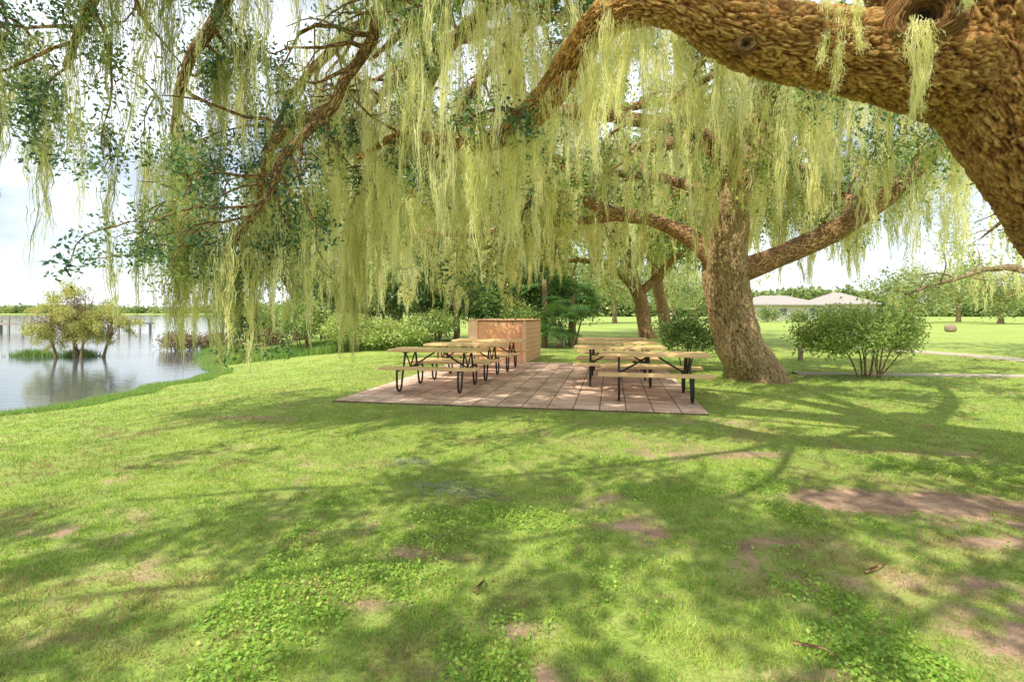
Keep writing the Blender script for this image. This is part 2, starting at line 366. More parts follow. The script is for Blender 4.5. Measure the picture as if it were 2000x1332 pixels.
# ------------------------------------------------------------------ patio and paths
A11=math.radians(-11)
m,nt=newmat('pink_pavers');p=nd(nt,'ShaderNodeBsdfPrincipled');o=nd(nt,'ShaderNodeOutputMaterial');nt.links.new(p.outputs[0],o.inputs[0]);p.inputs['Roughness'].default_value=.85
tc=nd(nt,'ShaderNodeTexCoord')
br=nd(nt,'ShaderNodeTexBrick');br.offset=0;br.inputs['Scale'].default_value=1;br.inputs['Brick Width'].default_value=.40;br.inputs['Row Height'].default_value=.40;br.inputs['Mortar Size'].default_value=.010
br.inputs['Color1'].default_value=(.88,.63,.51,1);br.inputs['Color2'].default_value=(.70,.46,.36,1);br.inputs['Mortar'].default_value=(.20,.14,.09,1);nt.links.new(tc.outputs['Object'],br.inputs['Vector'])
n1=noise(nt,1.3,6,tc.outputs['Object'],.7);n2=noise(nt,25,4,tc.outputs['Object'])
st=ramp(nt,[(.42,(.32,.31,.22)),(.52,(1,1,1))],n1.outputs[0]);c=mix(nt,.55,br.outputs[0],st.outputs[0],'MULTIPLY');c=mix(nt,.35,c,n2.outputs[0],'SOFT_LIGHT')
nt.links.new(c,p.inputs['Base Color'])
b=nd(nt,'ShaderNodeBump');b.inputs['Strength'].default_value=.6;b.inputs['Distance'].default_value=.01;b.invert=True;nt.links.new(br.outputs['Fac'],b.inputs['Height']);nt.links.new(b.outputs[0],p.inputs['Normal'])
mb=MB();box(mb,(5.97/2,7.15/2,-.065),(5.97,7.15,.18))
ob=mb.make('paved_patio',m);ob.location=(-3,8.57,0);ob.rotation_euler=(0,0,A11);tag(ob,kind='structure')
def path(pts,w,name,zt=.035):
    P=spline([(a,b,0) for a,b in pts],.4)[:,:3];T=np.gradient(P,axis=0);T/=np.linalg.norm(T,axis=1)[:,None]
    n=np.stack([-T[:,1],T[:,0],0*T[:,0]],1)
    L_,R_=P+n*w/2,P-n*w/2
    V=np.stack([L_+[0,0,-.1],L_+[0,0,zt],R_+[0,0,zt],R_+[0,0,-.1]],1).reshape(-1,3)
    b=np.arange(len(P)-1)[:,None]*4
    F=np.concatenate([np.stack([b[:,0]+k,b[:,0]+k+1,b[:,0]+k+5,b[:,0]+k+4],1) for k in range(3)])
    mm=MB();mm.add(V,F);tag(mm.make(name,M_conc),kind='structure')
path([(6.9,12.5),(9,12.2),(12,11.9),(20,11.0),(40,8)],.4,'footpath')
path([(16.2,12.2),(15.9,15),(15.6,18),(15.0,20.5),(13.9,22.5)],1.1,'footpath')

# ------------------------------------------------------------------ picnic tables
def bev(o,w=.008):
    b=o.modifiers.new('b','BEVEL');b.width=w;b.segments=2;return o
def make_table():
    e=empty('picnic_table',(0,0,0),'','')
    mb=MB()
    for k in range(5): box(mb,(0,(k-2)*.152,.745),(1.83,.143,.045))
    box(mb,(-.6,0,.715),(.06,.70,.012));box(mb,(.6,0,.715),(.06,.70,.012))
    bev(mb.make('tabletop',M_wood,parent=e))
    for s in (-1,1):
        mb=MB()
        for k in (-.5,.5): box(mb,(0,s*.62+k*.135,.445),(1.83,.128,.045))
        bev(mb.make('bench_seat',M_wood,parent=e))
    for sx in (-.58,.58):
        mb=MB()
        for s in (-1,1):
            pts=[(sx,s*.27,.70),(sx,s*.32,.55),(sx,s*.41,.28),(sx,s*.46,.10),(sx,s*.50,.033),(sx,s*.56,.020),(sx,s*.63,.042),(sx,s*.67,.11),(sx,s*.68,.25),(sx,s*.68,.40),(sx,s*.66,.418)]
            P=spline(pts,.03)[:,:3];tube(mb,P,.020,10)
            P=spline([(sx,s*.25,.69),(sx,s*.13,.57),(sx,s*.02,.42)],.05)[:,:3];tube(mb,P,.014,8)
        tube(mb,np.array([(sx,-.68,.40),(sx,-.3,.40),(sx,.3,.40),(sx,.68,.40)]),.018,10)
        tube(mb,np.array([(sx,0,.40),(sx*.55,0,.55),(sx*.15,0,.70)]),.016,8)
        tube(mb,np.array([(sx,-.34,.702),(sx,0,.702),(sx,.34,.702)]),.016,8)
        o=mb.make('leg_frame',M_black,parent=e,smooth=True)
    return e
T0=make_table();kids=list(T0.children)
tabs=[(-1.42,9.95,-10),(-1.02,11.65,-11.5),(-.58,13.3,-10.5),(2.46,8.95,-11.5),(2.22,10.65,-9.5),(2.55,12.35,-11),(2.75,14.0,-11)]
for k,(x,y,r) in enumerate(tabs):
    if k==0:e=T0
    else:
        e=T0.copy();COL.objects.link(e)
        for c in kids:
            q=c.copy();q.parent=e;COL.objects.link(q)
    e.location=(x,y,.026);e.rotation_euler=(0,0,math.radians(r))
    e['label']='tan plank picnic table with black tubular steel frame on patio';e['category']='picnic table';e['group']='picnic tables on the paver patio'

# cabinet
e=empty('storage_cabinet',(-.18,16.3,.0),'low salmon storage cabinet with peach trim behind the picnic tables','cabinet');e.rotation_euler=(0,0,math.radians(-14))
mb=MB();W,DP,H=1.75,2.3,1.26
box(mb,(0,0,H/2-.02),(W-.06,DP-.06,H-.04))
for k in range(8):
    z=.08+k*.14
    for s in (-1,1): box(mb,(s*(W/2-.018),0,z),(.03,DP-.22,.125))
mb.make('wall',M_cabfront,parent=e)
for sx in (-1,1):
    for sy in (-1,1):
        wd=.30 if (sx<0 and sy<0) else .08
        mb=MB();box(mb,(sx*(W/2+.012-wd/2),sy*(DP/2-.02),H/2-.01),(wd,.07,H-.02));bev(mb.make('corner_trim',M_cabtrim,parent=e))
mb=MB();box(mb,(0,0,H+.005),(W+.03,DP+.03,.03));bev(mb.make('lid',M_cabfront,parent=e))
mb=MB();box(mb,(.16,-DP/2+.022,.66),(1.12,.015,.80));bev(mb.make('door',M_cabdoor,parent=e),.004);dr=e.children[-1]
mb=MB();P=spline([(.1,-DP/2+.012,.72),(.1,-DP/2-.04,.71),(.1,-DP/2-.04,.64),(.1,-DP/2+.012,.63)],.02)[:,:3];tube(mb,P,.012,8);hh=mb.make('handle',M_black,parent=dr)

# ------------------------------------------------------------------ branch growth
def grow(mb,P4,spacing=.35,slen=1.3,start=.25,step=.12,sides=10,lump=.15,furrow=False,droop=.35,mbt=None,rough=.0,upb=.2,ntw=3):
    mbt=mbt or mb
    S=spline(P4,step);P,R=S[:,:3],S[:,3]
    P=P+np.stack([fbm2(P[:,2]*1.3+k*9+P[:,0],P[:,1],1.1,40+k,2)-.5 for k in range(3)],1)*np.minimum(R*4,.3)[:,None]*np.linspace(0,1,len(P))[:,None]
    tube(mb,P,R,sides,rough=rough,furrow=furrow,lump=lump,off=rng.random()*20)
    T=np.gradient(P,axis=0);T/=np.linalg.norm(T,axis=1)[:,None]
    s=np.concatenate([[0],np.cumsum(np.linalg.norm(np.diff(P,axis=0),axis=1))]);Lt=s[-1]
    sub=[];tw=[];q=Lt*start
    limb=P[s>Lt*start*.6]
    def bough(o,d,L,r):
        n=7;pts=[o];d=d.copy();st=L/(n-1)
        for _ in range(n-1):
            d=d+rng.normal(size=3)*.3+np.array([0,0,-droop*.22]);d/=np.linalg.norm(d);pts.append(pts[-1]+d*st)
        pts=np.array(pts);tube(mbt,pts,np.linspace(r,max(.004,r*.2),n),6,close=False);return pts,d
    while q<Lt:
        i=min(len(P)-1,np.searchsorted(s,q));o=P[i];t=T[i]
        pr=rng.normal(size=3);pr[2]=pr[2]*.5+upb;pr-=t*np.dot(pr,t);pr/=np.linalg.norm(pr)+1e-6
        d=t*rng.uniform(.2,.8)+pr;d/=np.linalg.norm(d);L=slen*rng.uniform(.55,1.25)
        pts,_=bough(o,d,L,min(R[i]*.5,.015+.015*L));sub.append(pts[2:])
        for _ in range(ntw):
            k=rng.integers(2,7);dd=pts[k]-pts[k-1];dd/=np.linalg.norm(dd);dd=dd+rng.normal(size=3)*.8;dd/=np.linalg.norm(dd)
            p2,_=bough(pts[k],dd,L*rng.uniform(.3,.6),.010);tw.append(p2[1:])
        q+=spacing*rng.uniform(.6,1.4)
    return limb,(np.vstack(sub) if sub else np.zeros((0,3))),(np.vstack(tw) if tw else np.zeros((0,3)))
def pick(P,f):
    return P[rng.random(len(P))<f]

# ------------------------------------------------------------------ TREE A (near oak)
base=(5.55,4.0,0)
eA=empty('live_oak_tree',base,'huge live oak with furrowed brown bark and hanging spanish moss','tree')
mb=MB()
S=spline([(5.75,4.0,-.1,1.05),(5.6,4.0,.5,.80),(5.28,4.0,1.5,.70),(4.80,4,2.4,.67),(4.32,4,3.02,.68),(3.80,4.02,3.78,.66),(3.35,4.0,4.5,.58),(2.9,3.9,5.4,.5),(2.6,3.7,6.5,.36),(2.5,3.5,7.6,.2)],.013)
tube(mb,S[:,:3],S[:,3],350,furrow=True,lump=.16)
o=mb.make('trunk',M_barkA,base,True,eA)
def knot(c,nrm,R,Ln):
    mk=MB();c=np.array(c);nrm=np.array(nrm,float);nrm/=np.linalg.norm(nrm)
    prof=[(-.9,1.5),(-.2,1.34),(.2,1.18),(.55,1.08),(.8,1.04),(.95,.93),(.9,.8),(.6,.66),(.3,.55),(.12,.4),(.05,.2),(.03,.03)]
    pr=spline([(a,b,0) for a,b in prof],.04)
    ns=120;n=len(pr);th=np.arange(ns)*2*np.pi/ns
    u=np.cross(nrm,[0,0,1.]);u/=np.linalg.norm(u);w=np.cross(nrm,u)
    rr=R*pr[:,1][:,None]*(1+.10*np.sin(th*2+1)+.05*np.sin(th*5))[None]
    V=c+nrm*(pr[:,0]*Ln)[:,None,None]+rr[:,:,None]*(u*np.cos(th)[:,None]+w*np.sin(th)[:,None])[None]
    V=V.reshape(-1,3);arc=np.repeat(np.arange(n)*.04,ns)
    bk=np.stack([np.cos(np.tile(th,n))*R,np.sin(np.tile(th,n))*R,arc],1)
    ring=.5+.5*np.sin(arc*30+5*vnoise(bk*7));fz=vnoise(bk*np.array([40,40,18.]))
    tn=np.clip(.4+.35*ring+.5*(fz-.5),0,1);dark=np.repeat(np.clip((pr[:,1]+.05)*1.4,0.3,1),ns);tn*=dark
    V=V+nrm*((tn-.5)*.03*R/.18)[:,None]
    i=np.arange(n-1)[:,None]*ns;j=np.arange(ns)[None];j2=(j+1)%ns
    mk.add(V,np.stack([i+j,i+j2,i+ns+j2,i+ns+j],2).reshape(-1,4),tn,bk)
    k=mk.make('bark_knot',M_barkA,base,True,eA);k['label']='round scar where a branch was cut'
knot((2.93,3.64,3.60),(-.35,-1,-.15),.18,.09)
knot((1.72,3.76,3.47),(-.1,-1,-.25),.055,.015)
mt=MB();mb=MB()
S=spline([(3.95,4.05,3.25,.43),(3.4,4.02,3.41,.375),(2.9,4.0,3.50,.32),(2.5,4.0,3.56,.28),(2.05,4.0,3.63,.265),(1.64,4,3.76,.24),(1.31,4.05,3.95,.20),(1.02,4.3,4.08,.175),(.82,4.6,4.12,.16),(.62,4.9,3.98,.15),(.36,5.2,3.68,.14),(.02,5.5,3.47,.12),(-.41,5.9,3.42,.09),(-.93,6.2,3.6,.07),(-1.5,6.6,3.75,.045),(-2.1,7.0,3.6,.02)],.013)
tube(mb,S[:,:3],S[:,3],210,furrow=True,lump=.2)
mb.make('limb',M_barkA,base,True,eA)
limbsA=[
 [(2.9,3.9,5.3,.3),(1.2,4.6,5.8,.22),(-.3,5.3,5.6,.15),(-1.3,5.8,5.1,.09),(-1.68,6,4.68,.065),(-2.07,6,3.93,.06),(-2.64,6,3.33,.052),(-2.88,6,2.91,.046),(-3.24,6.1,2.46,.036),(-3.5,6.2,2.16,.02)],
 [(2.7,3.8,6.0,.3),(.5,4.2,6.6,.2),(-1.8,4.6,6.2,.13),(-3.2,5,5.6,.09),(-4.2,5.3,4.9,.06),(-4.7,5.4,4.1,.03)],
 [(2.7,3.9,5.9,.26),(1.8,6,6.2,.16),(.5,7.2,5.9,.12),(-.5,8,5.2,.08),(-1.1,8.4,4.3,.03)],
 [(1.2,4.6,5.8,.18),(.2,6,5.6,.13),(-.8,7,5.2,.09),(-2,7.6,4.7,.06),(-3,8,4.0,.03)],
 [(-1.8,4.6,6.2,.12),(-3,6,5.7,.10),(-4.2,6.8,4.9,.07),(-4.75,7.2,3.9,.055),(-4.6,7.4,3.0,.03),(-4.3,7.5,2.4,.015)],
 [(-1.8,4.6,6.2,.11),(-3.6,4.4,6.1,.09),(-5.2,4.9,5.4,.06),(-6.1,5.5,4.6,.045),(-6.4,6.1,3.9,.02)],
 [(.36,5.2,5.4,.08),(-.4,5.2,5.0,.06),(-1.0,5.3,4.5,.045),(-1.5,5.6,4.3,.02)],
 [(-.3,5.3,5.6,.1),(-1.6,6.6,5.5,.08),(-2.8,7.2,4.9,.055),(-3.8,7.8,3.9,.03)],
 [(-2.07,6,3.93,.06),(-2.9,6.4,3.7,.05),(-3.4,6.9,3.2,.035),(-3.5,7.2,2.7,.02)],
 [(2.7,3.9,5.9,.16),(2.9,6,6.1,.1),(3.2,7.6,5.8,.07),(2.8,8.6,5.1,.03)],
 [(-.8,7,5.2,.08),(-1.6,8.0,4.5,.06),(-2.4,8.6,3.8,.045),(-2.9,8.9,3.1,.02)],
]
over=[  # unseen boughs above and behind the camera, added to cast dapples on the lawn
 [(2.6,3.6,6.5,.10),(2.4,1,7.3,.06),(1,-2,7.4,.05),(0,-4,7.2,.03)],
 [(2.5,3.5,7,.10),(0,2,7.4,.06),(-3,1,7.2,.04),(-6,.6,6.6,.03)],
 [(2.4,1,7.3,.06),(-.5,-1,7.6,.04),(-3.5,-2.4,7.2,.03)],
 [(2.6,3.6,6.5,.12),(5,1,7,.08),(7,-1,7,.04)],
 [(3,3.9,5.4,.2),(4.5,5.2,6.4,.12),(6,7.2,6.8,.08),(7,9,6.4,.04)],
 [(0,2,7.4,.05),(-2,3,7.2,.04),(-4,3.6,6.8,.03)],
 [(0,2,7.4,.05),(-1.5,.2,7.6,.04),(-4.2,-.8,7.2,.03),(-7,-1.2,6.6,.02)],
 [(1,-2,7.4,.05),(-1.5,-3.5,7.3,.04),(-4,-4.5,7,.02)],
 [(2.5,3.5,7,.07),(1.2,2.6,7.7,.05),(-.6,3.4,7.7,.04),(-2.8,4.6,7.4,.03),(-4.4,5.6,6.9,.02)],
 [(5,1,7,.06),(3.8,-1.2,7.2,.04),(2.6,-3.2,7.2,.02)],
]
LB=[];SB=[];TW=[]
for q,P4 in enumerate(limbsA):
    mm=MB();l,s,t=grow(mm,P4,.26,1.15,.3,.08,12,.18,droop=.6,rough=.006)
    mm.make('limb',M_twig,base,True,eA);LB.append(l);SB.append(s);TW.append(t)
l0,s0,t0=grow(MB(),[(.36,5.2,3.66,.1),(.02,5.5,3.45,.08),(-.41,5.9,3.42,.06),(-1.5,6.6,3.75,.04)],.3,.9,.1,mbt=mt,droop=.5)
mt.make('branch',M_twig,base,True,eA);SB.append(s0);TW.append(t0);LB.append(l0)
lb,sb,tw=np.vstack(LB),np.vstack(SB),np.vstack(TW)
def clear(P): return P[~((P[:,0]>-4.0)&(P[:,0]<-1.2)&(P[:,1]<6.02)&(P[:,2]<5.3)&(rng.random(len(P))<.85))]
mc=MB()
cc=np.vstack([pick(tw,.85),pick(sb,.55)]);cc=clear(cc+rng.normal(size=cc.shape)*.08)
cc=cc[(cc[:,2]>2.2)|(cc[:,0]<-3)]
nzc=fbm2(cc[:,0]+cc[:,2],cc[:,1]-cc[:,2],.9,61,2)
cc=cc[(nzc>.43)|((cc[:,0]/cc[:,1]<-.42)&(nzc>.25))]
zt=np.clip(.46+.7*(fbm2(cc[:,0],cc[:,1],.9,9)-.5)*2+rng.normal(size=len(cc))*.2,0,1)
leaves(mc,cc,32,.062,.085,zt,.5,.48)
OV=[];mo=MB()
for P4 in over:
    l,s,t=grow(mo,P4,.42,2.0,.2,.2,8,.1,droop=.1,ntw=3);OV.append(s);OV.append(t)
mo.make('limb',M_twig,base,True,eA)  # out-of-view boughs that carry the added dapple leaves
ov=np.vstack(OV)
oo=pick(ov,.5);oo=oo+rng.normal(size=oo.shape)*.2
kk=fbm2(oo[:,0],oo[:,1],1.8,77,2)>.48
leaves(mc,oo[kk],42,.12,.115,.65,1.0,.6)  # unseen leaf patches, gaps shaped by noise to break up the sunlight
mc.make('crown',M_leafA,base,parent=eA)
def zmin(x,y): return np.where(x/y<-.25,.75+.8*rng.random(len(x)),1.62+rng.random(len(x))*.85)
mm=MB()
an=clear(np.vstack([pick(tw,.13),pick(sb,.28),pick(lb[::2],.36)]))
def lens(an,lo,hi):
    L=(lo+(hi-lo)*rng.random(len(an))**1.6)*(.6+.8*fbm2(an[:,0],an[:,1],1.1,15))
    return np.minimum(L,np.maximum(.15,an[:,2]-zmin(an[:,0],np.maximum(an[:,1],1))))
L=lens(an,.3,2.6);lf=np.clip((an[:,0]/np.maximum(an[:,1],1)+.5)*4,0,1)
moss(mm,an,L,.055+.06*rng.random(len(an))+.042*L,96,.0068,6,np.clip(rng.normal(.36,.24,len(an))+.34*lf,0,1))
lo_=np.array([(-4.75,7.2,3.7),(-4.6,7.3,3.2),(-4.5,7.4,2.9),(-4.3,7.5,2.5),(-4.9,7.1,3.9),(-4.2,7.0,3.3),(-4.45,7.1,3.0),(-3.9,7.3,2.9),(-3.5,7.2,2.7),(-3.5,6.2,2.2),(-3.3,6.1,2.4),(-3.6,7.0,3.0),(-2.9,8.9,3.1),(-2.7,8.8,3.3),(-3.0,8.6,3.2),(-2.4,8.6,3.6)])
lo_=np.vstack([lo_+rng.normal(size=lo_.shape)*[.18,.15,.05] for _ in range(3)])
moss(mm,lo_,np.maximum(.3,lo_[:,2]-rng.uniform(.5,1.5,len(lo_))),.14,130,.007,8,np.clip(rng.normal(.45,.2,len(lo_)),0,1))
hand=[(.85,4.45,4.1,1.2,.15),(.95,4.35,4.1,1.05,.12),(.75,4.6,4.1,1.4,.13),(.66,4.75,4.0,1.0,.12),(1.0,4.3,4.3,1.,.13),(.8,4.3,4.5,1.3,.14),(2.3,3.74,3.82,.55,.07),(2.38,3.72,3.72,.65,.06),(2.5,3.7,3.75,.4,.05),
 (2.72,3.45,3.5,.8,.08),(2.76,3.4,3.45,.65,.05),(.2,5.3,3.6,.9,.12),(.0,5.5,3.45,1.1,.13),(-.3,5.8,3.4,1.2,.14),(1.35,4.1,3.7,.35,.05),(2.05,4.0,3.85,.35,.05),(2.98,3.33,3.8,.35,.06),(1.5,3.8,4.0,.3,.06),(1.15,4.1,4.25,.45,.09),(1.0,4.2,4.45,1.2,.16)]
ha=np.array(hand);moss(mm,ha[:,:3],ha[:,3],ha[:,4],230,.005,9,.78,.008)
sm=spline([(1.1,4.2,4.05,0),(.4,5.0,3.75,0),(-.9,6.2,3.6,0),(-1.9,6.9,3.6,0)],.15)[:,:3]
L=lens(sm,.3,1.7);moss(mm,sm,L,.10,110,.006,7,.72)
sm=ov[(ov[:,1]>3)];sm=pick(sm,.05);moss(mm,sm,rng.uniform(.4,1.3,len(sm)),.1,30,.012,5)
x=mm.make('spanish_moss',M_moss,base,parent=eA);x['kind']='stuff';x['label']='long yellow green hanging moss strands'

# ------------------------------------------------------------------ generic oak from limbs
def oak(name,base,trunk,limbs,label,spac,slen,leafn,leafL,lsp,lf,mf,ml,mm_,mw,lmat,bmat=None,tb=.5,trsides=48,zm=None,droop=.4,mt_=.7,cat='tree',group=None,fur=False,xt=None,zl=0):
    bmat=bmat or M_barkC
    e=empty(name,base,label,cat,group)
    mb=MB();S=spline(trunk,.03 if fur else .3);tube(mb,S[:,:3],S[:,3],trsides,furrow=fur,lump=.3,fs=.8);mb.make('trunk',bmat,base,True,e)
    LB=[];SB=[];TW=[]
    for P4 in limbs:
        q=MB();l,s,t=grow(q,P4,spac,slen,.3,.12 if trsides>30 else .4,14 if trsides>30 else 8,.18,droop=droop,rough=.01)
        q.make('limb',M_limbB,base,True,e);LB.append(l);SB.append(s);TW.append(t)
    lb,sb,tw=np.vstack(LB),np.vstack(SB),np.vstack(TW)
    c=np.vstack([pick(tw,lf),pick(sb,lf*.6)]);c=c+rng.normal(size=c.shape)*lsp
    mc=MB();tt=np.clip(tb+(fbm2(c[:,0],c[:,2]+c[:,1],.8,9)-.5)*2.0+rng.normal(size=len(c))*.18,0,1)
    leaves(mc,c,leafn,leafL,lsp,tt,.5,.48);mc.make('crown',lmat,base,parent=e)
    if mf>0:
        an=np.vstack([pick(tw,mf*.5),pick(sb,mf),pick(lb[::2],mf)]+([xt] if xt is not None else []));L=ml*(.15+.95*rng.random(len(an))**1.6)*(.5+fbm2(an[:,0],an[:,1],.7,19))
        zz=(1.95 if zm is None else zm)+rng.random(len(an))*1.0-zl*(an[:,0]<-.6)
        L=np.minimum(L,np.maximum(.2,an[:,2]-zz))
        mo=MB();moss(mo,an,L,.07+.09*rng.random(len(an))+.05*L,mm_,mw,5,np.clip(rng.normal(mt_,.22,len(an)),0,1),.014)
        x=mo.make('spanish_moss',M_moss,base,parent=e);x['kind']='stuff'
    return e
# TREE B
tB=[(5.52,11.5,-.15,.74),(5.46,11.5,.1,.62),(5.32,11.5,.45,.54),(5.12,11.5,.85,.50),(4.94,11.5,1.45,.47),(4.80,11.5,2.2,.48),(4.78,11.5,3.0,.46),(4.86,11.5,3.8,.41),(5.1,11.5,4.6,.36),(5.45,11.5,5.4,.29),(5.8,11.5,6.3,.23),(6.0,11.6,8,.12)]
lBs=[
 [(4.7,11.5,2.45,.23),(4.2,11.5,2.97,.17),(3.6,11.4,3.34,.14),(3.0,11.3,3.54,.12),(2.35,11.2,3.60,.11),(1.65,11,3.82,.095),(.88,11,4.03,.085),(.33,10.8,3.8,.075),(-.54,10.7,3.15,.06),(-1.4,10.6,3.1,.05),(-2.4,10.3,3.3,.03)],
 [(2.35,11.2,3.6,.1),(1.5,11.3,3.5,.085),(.6,11.2,3.45,.07),(-.2,11.2,3.0,.05),(-.9,11.1,2.8,.03)],
 [(5.0,11.5,4.2,.25),(4.5,11.2,4.9,.2),(3.8,10.8,5.3,.17),(2.2,10.5,5.5,.14),(.5,10,5.4,.11),(-1.2,9.6,4.9,.08),(-2.6,9.4,4.2,.03)],
 [(4.8,11.5,2.3,.30),(5.6,11.3,2.62,.25),(6.4,11.1,2.97,.235),(7.3,10.9,3.5,.215),(7.9,10.7,4.0,.19),(8.7,10.6,4.75,.15),(9.4,10.6,5.5,.08),(10,10.6,6.0,.03)],
 [(5.4,11.5,5.2,.25),(5.0,9.8,6,.18),(4.2,8.8,6,.12),(3.2,8.2,5.3,.05)],
 [(5.8,11.5,6.2,.22),(7,12,7,.18),(8.4,12.5,7,.12),(9.6,12,6.2,.05)],
 [(5.2,11.5,4.9,.25),(4.5,13.5,6,.2),(3,15.5,6.2,.15),(1,17,5.5,.1),(-1,17.5,4.6,.04)],
 [(4.7,11.6,2.9,.2),(3.4,12.6,3.8,.15),(1.8,13.5,4.2,.12),(0,14,4,.09),(-2,14.2,3.7,.07),(-4,14,3.2,.03)],
 [(5.5,11.5,5.4,.2),(6.4,9.8,5.9,.14),(7.2,8.9,5.6,.08),(7.6,8.4,5.0,.03)],
 [(5.9,11.5,6.8,.2),(4,11,7.8,.15),(1.5,11,7.9,.1),(-1.5,11,7.2,.06),(-3.5,11,6.2,.03)],
 [(1.65,11,3.82,.1),(1.0,10.2,4.4,.08),(.2,9.4,4.6,.06),(-.8,8.9,4.2,.03)],
 [(7.3,11.2,3.45,.1),(7.9,12,4.2,.08),(8.2,13,4.4,.05),(8.3,14,4.2,.02)],
 [(4.0,11.3,6.3,.1),(2.6,12.4,6.4,.1),(.6,12.8,6.2,.08),(-1.5,12.6,5.6,.05),(-3.2,12.2,4.8,.02)],
 [(5.3,11.5,5.0,.2),(6.2,12.5,5.2,.15),(7.4,13.2,5.2,.1),(8.6,13.6,4.9,.06),(9.4,14,4.5,.03)],
 [(5.1,11.5,4.4,.18),(5.9,12.6,4.9,.12),(6.8,13.1,5.1,.08),(7.7,13.9,4.7,.03)],
 [(4.9,11.5,4.0,.2),(4.1,12.3,4.6,.13),(3.0,12.6,4.9,.09),(1.9,12.4,4.9,.05),(1.0,12.2,4.5,.02)],
 [(4.9,11.3,4.1,.14),(4.6,10.6,4.7,.1),(4.7,9.9,5.2,.06),(5.3,9.5,5.3,.03)],
 [(.0,14,4,.08),(-1.6,15,4.2,.07),(-3.4,15.6,3.8,.05),(-5.2,16,3.2,.02)],
]
xt=np.array([(4.5,11.1,5.1),(4.9,11.0,5.2),(5.4,11.1,5.6),(4.3,11.1,4.7),(5.2,11.0,4.8),(5.7,11.1,5.2),(4.0,11.,5.)])
oak('live_oak_tree',(5.4,11.5,0),tB,lBs,'leaning live oak draped in spanish moss beside the paver patio',.36,1.5,24,.088,.13,.62,.32,2.2,84,.0115,M_leafB,bmat=M_barkB,zm=1.75,tb=.5,trsides=170,fur=True,xt=xt,zl=.55)
def auto_limbs(bx,by,z0,R,H,n,r,squash=.8,phase=0):
    out=[]
    for k in range(n):
        a=phase+k*6.283/n+rng.normal()*.25;el=rng.uniform(.15,1.0);z1=z0+rng.random()*H*.15
        d=np.array([math.cos(a),math.sin(a)]);Rk=R*rng.uniform(.75,1.05)*(1-.35*el)
        top=z0+(H-z0)*(.35+.6*el)
        out.append([(bx,by,z1,r),(bx+d[0]*Rk*.3,by+d[1]*Rk*.3,z1+(top-z1)*.55,r*.7),(bx+d[0]*Rk*.65,by+d[1]*Rk*.65,top,r*.42),(bx+d[0]*Rk,by+d[1]*Rk,top-(H-z0)*.12*(1.6-el),r*.1)])
    return out
def tree(name,x,y,H,R,r,label,mat,leafL=.2,n=9,z0=None,spac=.8,slen=2.,lf=.5,mf=.0,ml=2.5,tb=.5,leafn=16,lean=0,zm=2.2,bend=0,extra=(),**k):
    z0=z0 or H*.32
    tr=[(x+lean,y,-.2,r*1.5),(x+lean*.8+bend*.3,y,.5,r*1.05),(x+lean*.4+bend,y,z0*.6,r*.95),(x,y,z0,r*.85),(x-lean*.3,y,H*.6,r*.6),(x,y,H*.88,r*.15)]
    return oak(name,(x+lean,y,0),tr,auto_limbs(x,y,z0,R,H,n,r*.6)+list(extra),label,spac,slen,leafn,leafL,leafL*1.5,lf,mf,ml,36,.034,mat,trsides=16,tb=tb,zm=zm,**k)
tree('live_oak_tree',7.0,30,11,9,.42,'moss hung live oak with dark trunk on the far lawn',M_leafB,.22,12,3.6,.8,2.4,.5,.3,3.2,.6,lean=1.0,bend=.15,zm=2.6,bmat=M_limbB,
  extra=[[(7.7,30,2.3,.3),(6.5,29.6,3.5,.24),(5.2,29,4.2,.18),(3.6,28.5,4.4,.12),(2.0,28,4.0,.05)],[(7.5,30,2.6,.26),(8.6,29.6,3.8,.2),(9.6,29,5.0,.14),(10.8,28.6,6.2,.08)]])
tree('live_oak_tree',10.2,36,12,9,.42,'moss hung live oak standing behind another oak',M_leafB,.24,11,3.6,.9,2.4,.5,.3,3.2,.65,lean=.8,zm=3.2,bmat=M_limbB)
tree('live_oak_tree',8.9,20.5,10,7,.35,'tall live oak with thick hanging moss behind leaning oak',M_leafB,.16,13,4.6,.6,2.,.75,.3,2.6,.65,zm=4.0,lean=-.3)
tree('live_oak_tree',-5.6,25,9.5,6.5,.28,'leafy green tree growing above the lakeside shrubs',M_leafB,.18,13,2.6,.6,2.0,.65,.3,3.4,.58,zm=.8)
tree('live_oak_tree',-.6,26,10,6.5,.28,'leafy oak with hanging moss behind the cabinet',M_leafB,.18,13,2.8,.65,2.,.65,.34,3.4,.56,zm=1.2)
tree('live_oak_tree',-12.,29,8.5,4.6,.3,'green broadleaf tree at the lake edge',M_leafB,.2,10,1.5,.6,1.8,.5,.1,1.6,.5)
tree('live_oak_tree',20.5,17,8,7.,.5,'moss draped oak with low spreading branches',M_leafB,.13,10,2.6,.55,1.9,.5,.28,2.0,.6)
q=MB();l,s,t=grow(q,[(20.4,17,2.6,.2),(17.5,15.6,3.0,.13),(14.6,14.6,2.75,.09),(12.6,14.4,2.5,.06),(11.0,14.4,2.0,.03)],.4,1.3,.25,.15,10,.2,droop=.4)
eR=[o for o in COL.objects if o.type=='EMPTY' and abs(o.location.x-20.5)<.1][0]
q.make('limb',M_barkC,(20.5,17,0),True,eR)
q=MB();c=pick(t,.5);leaves(q,c,20,.09,.12,.7,.5);q.make('foliage',M_leafB,(20.5,17,0),parent=eR)
q=MB();an=pick(s,.5);moss(q,an,np.minimum(rng.uniform(.3,1.2,len(an)),an[:,2]-.8),.12,44,.014,5,.75);x=q.make('spanish_moss',M_moss,(20.5,17,0),parent=eR);x['kind']='stuff'

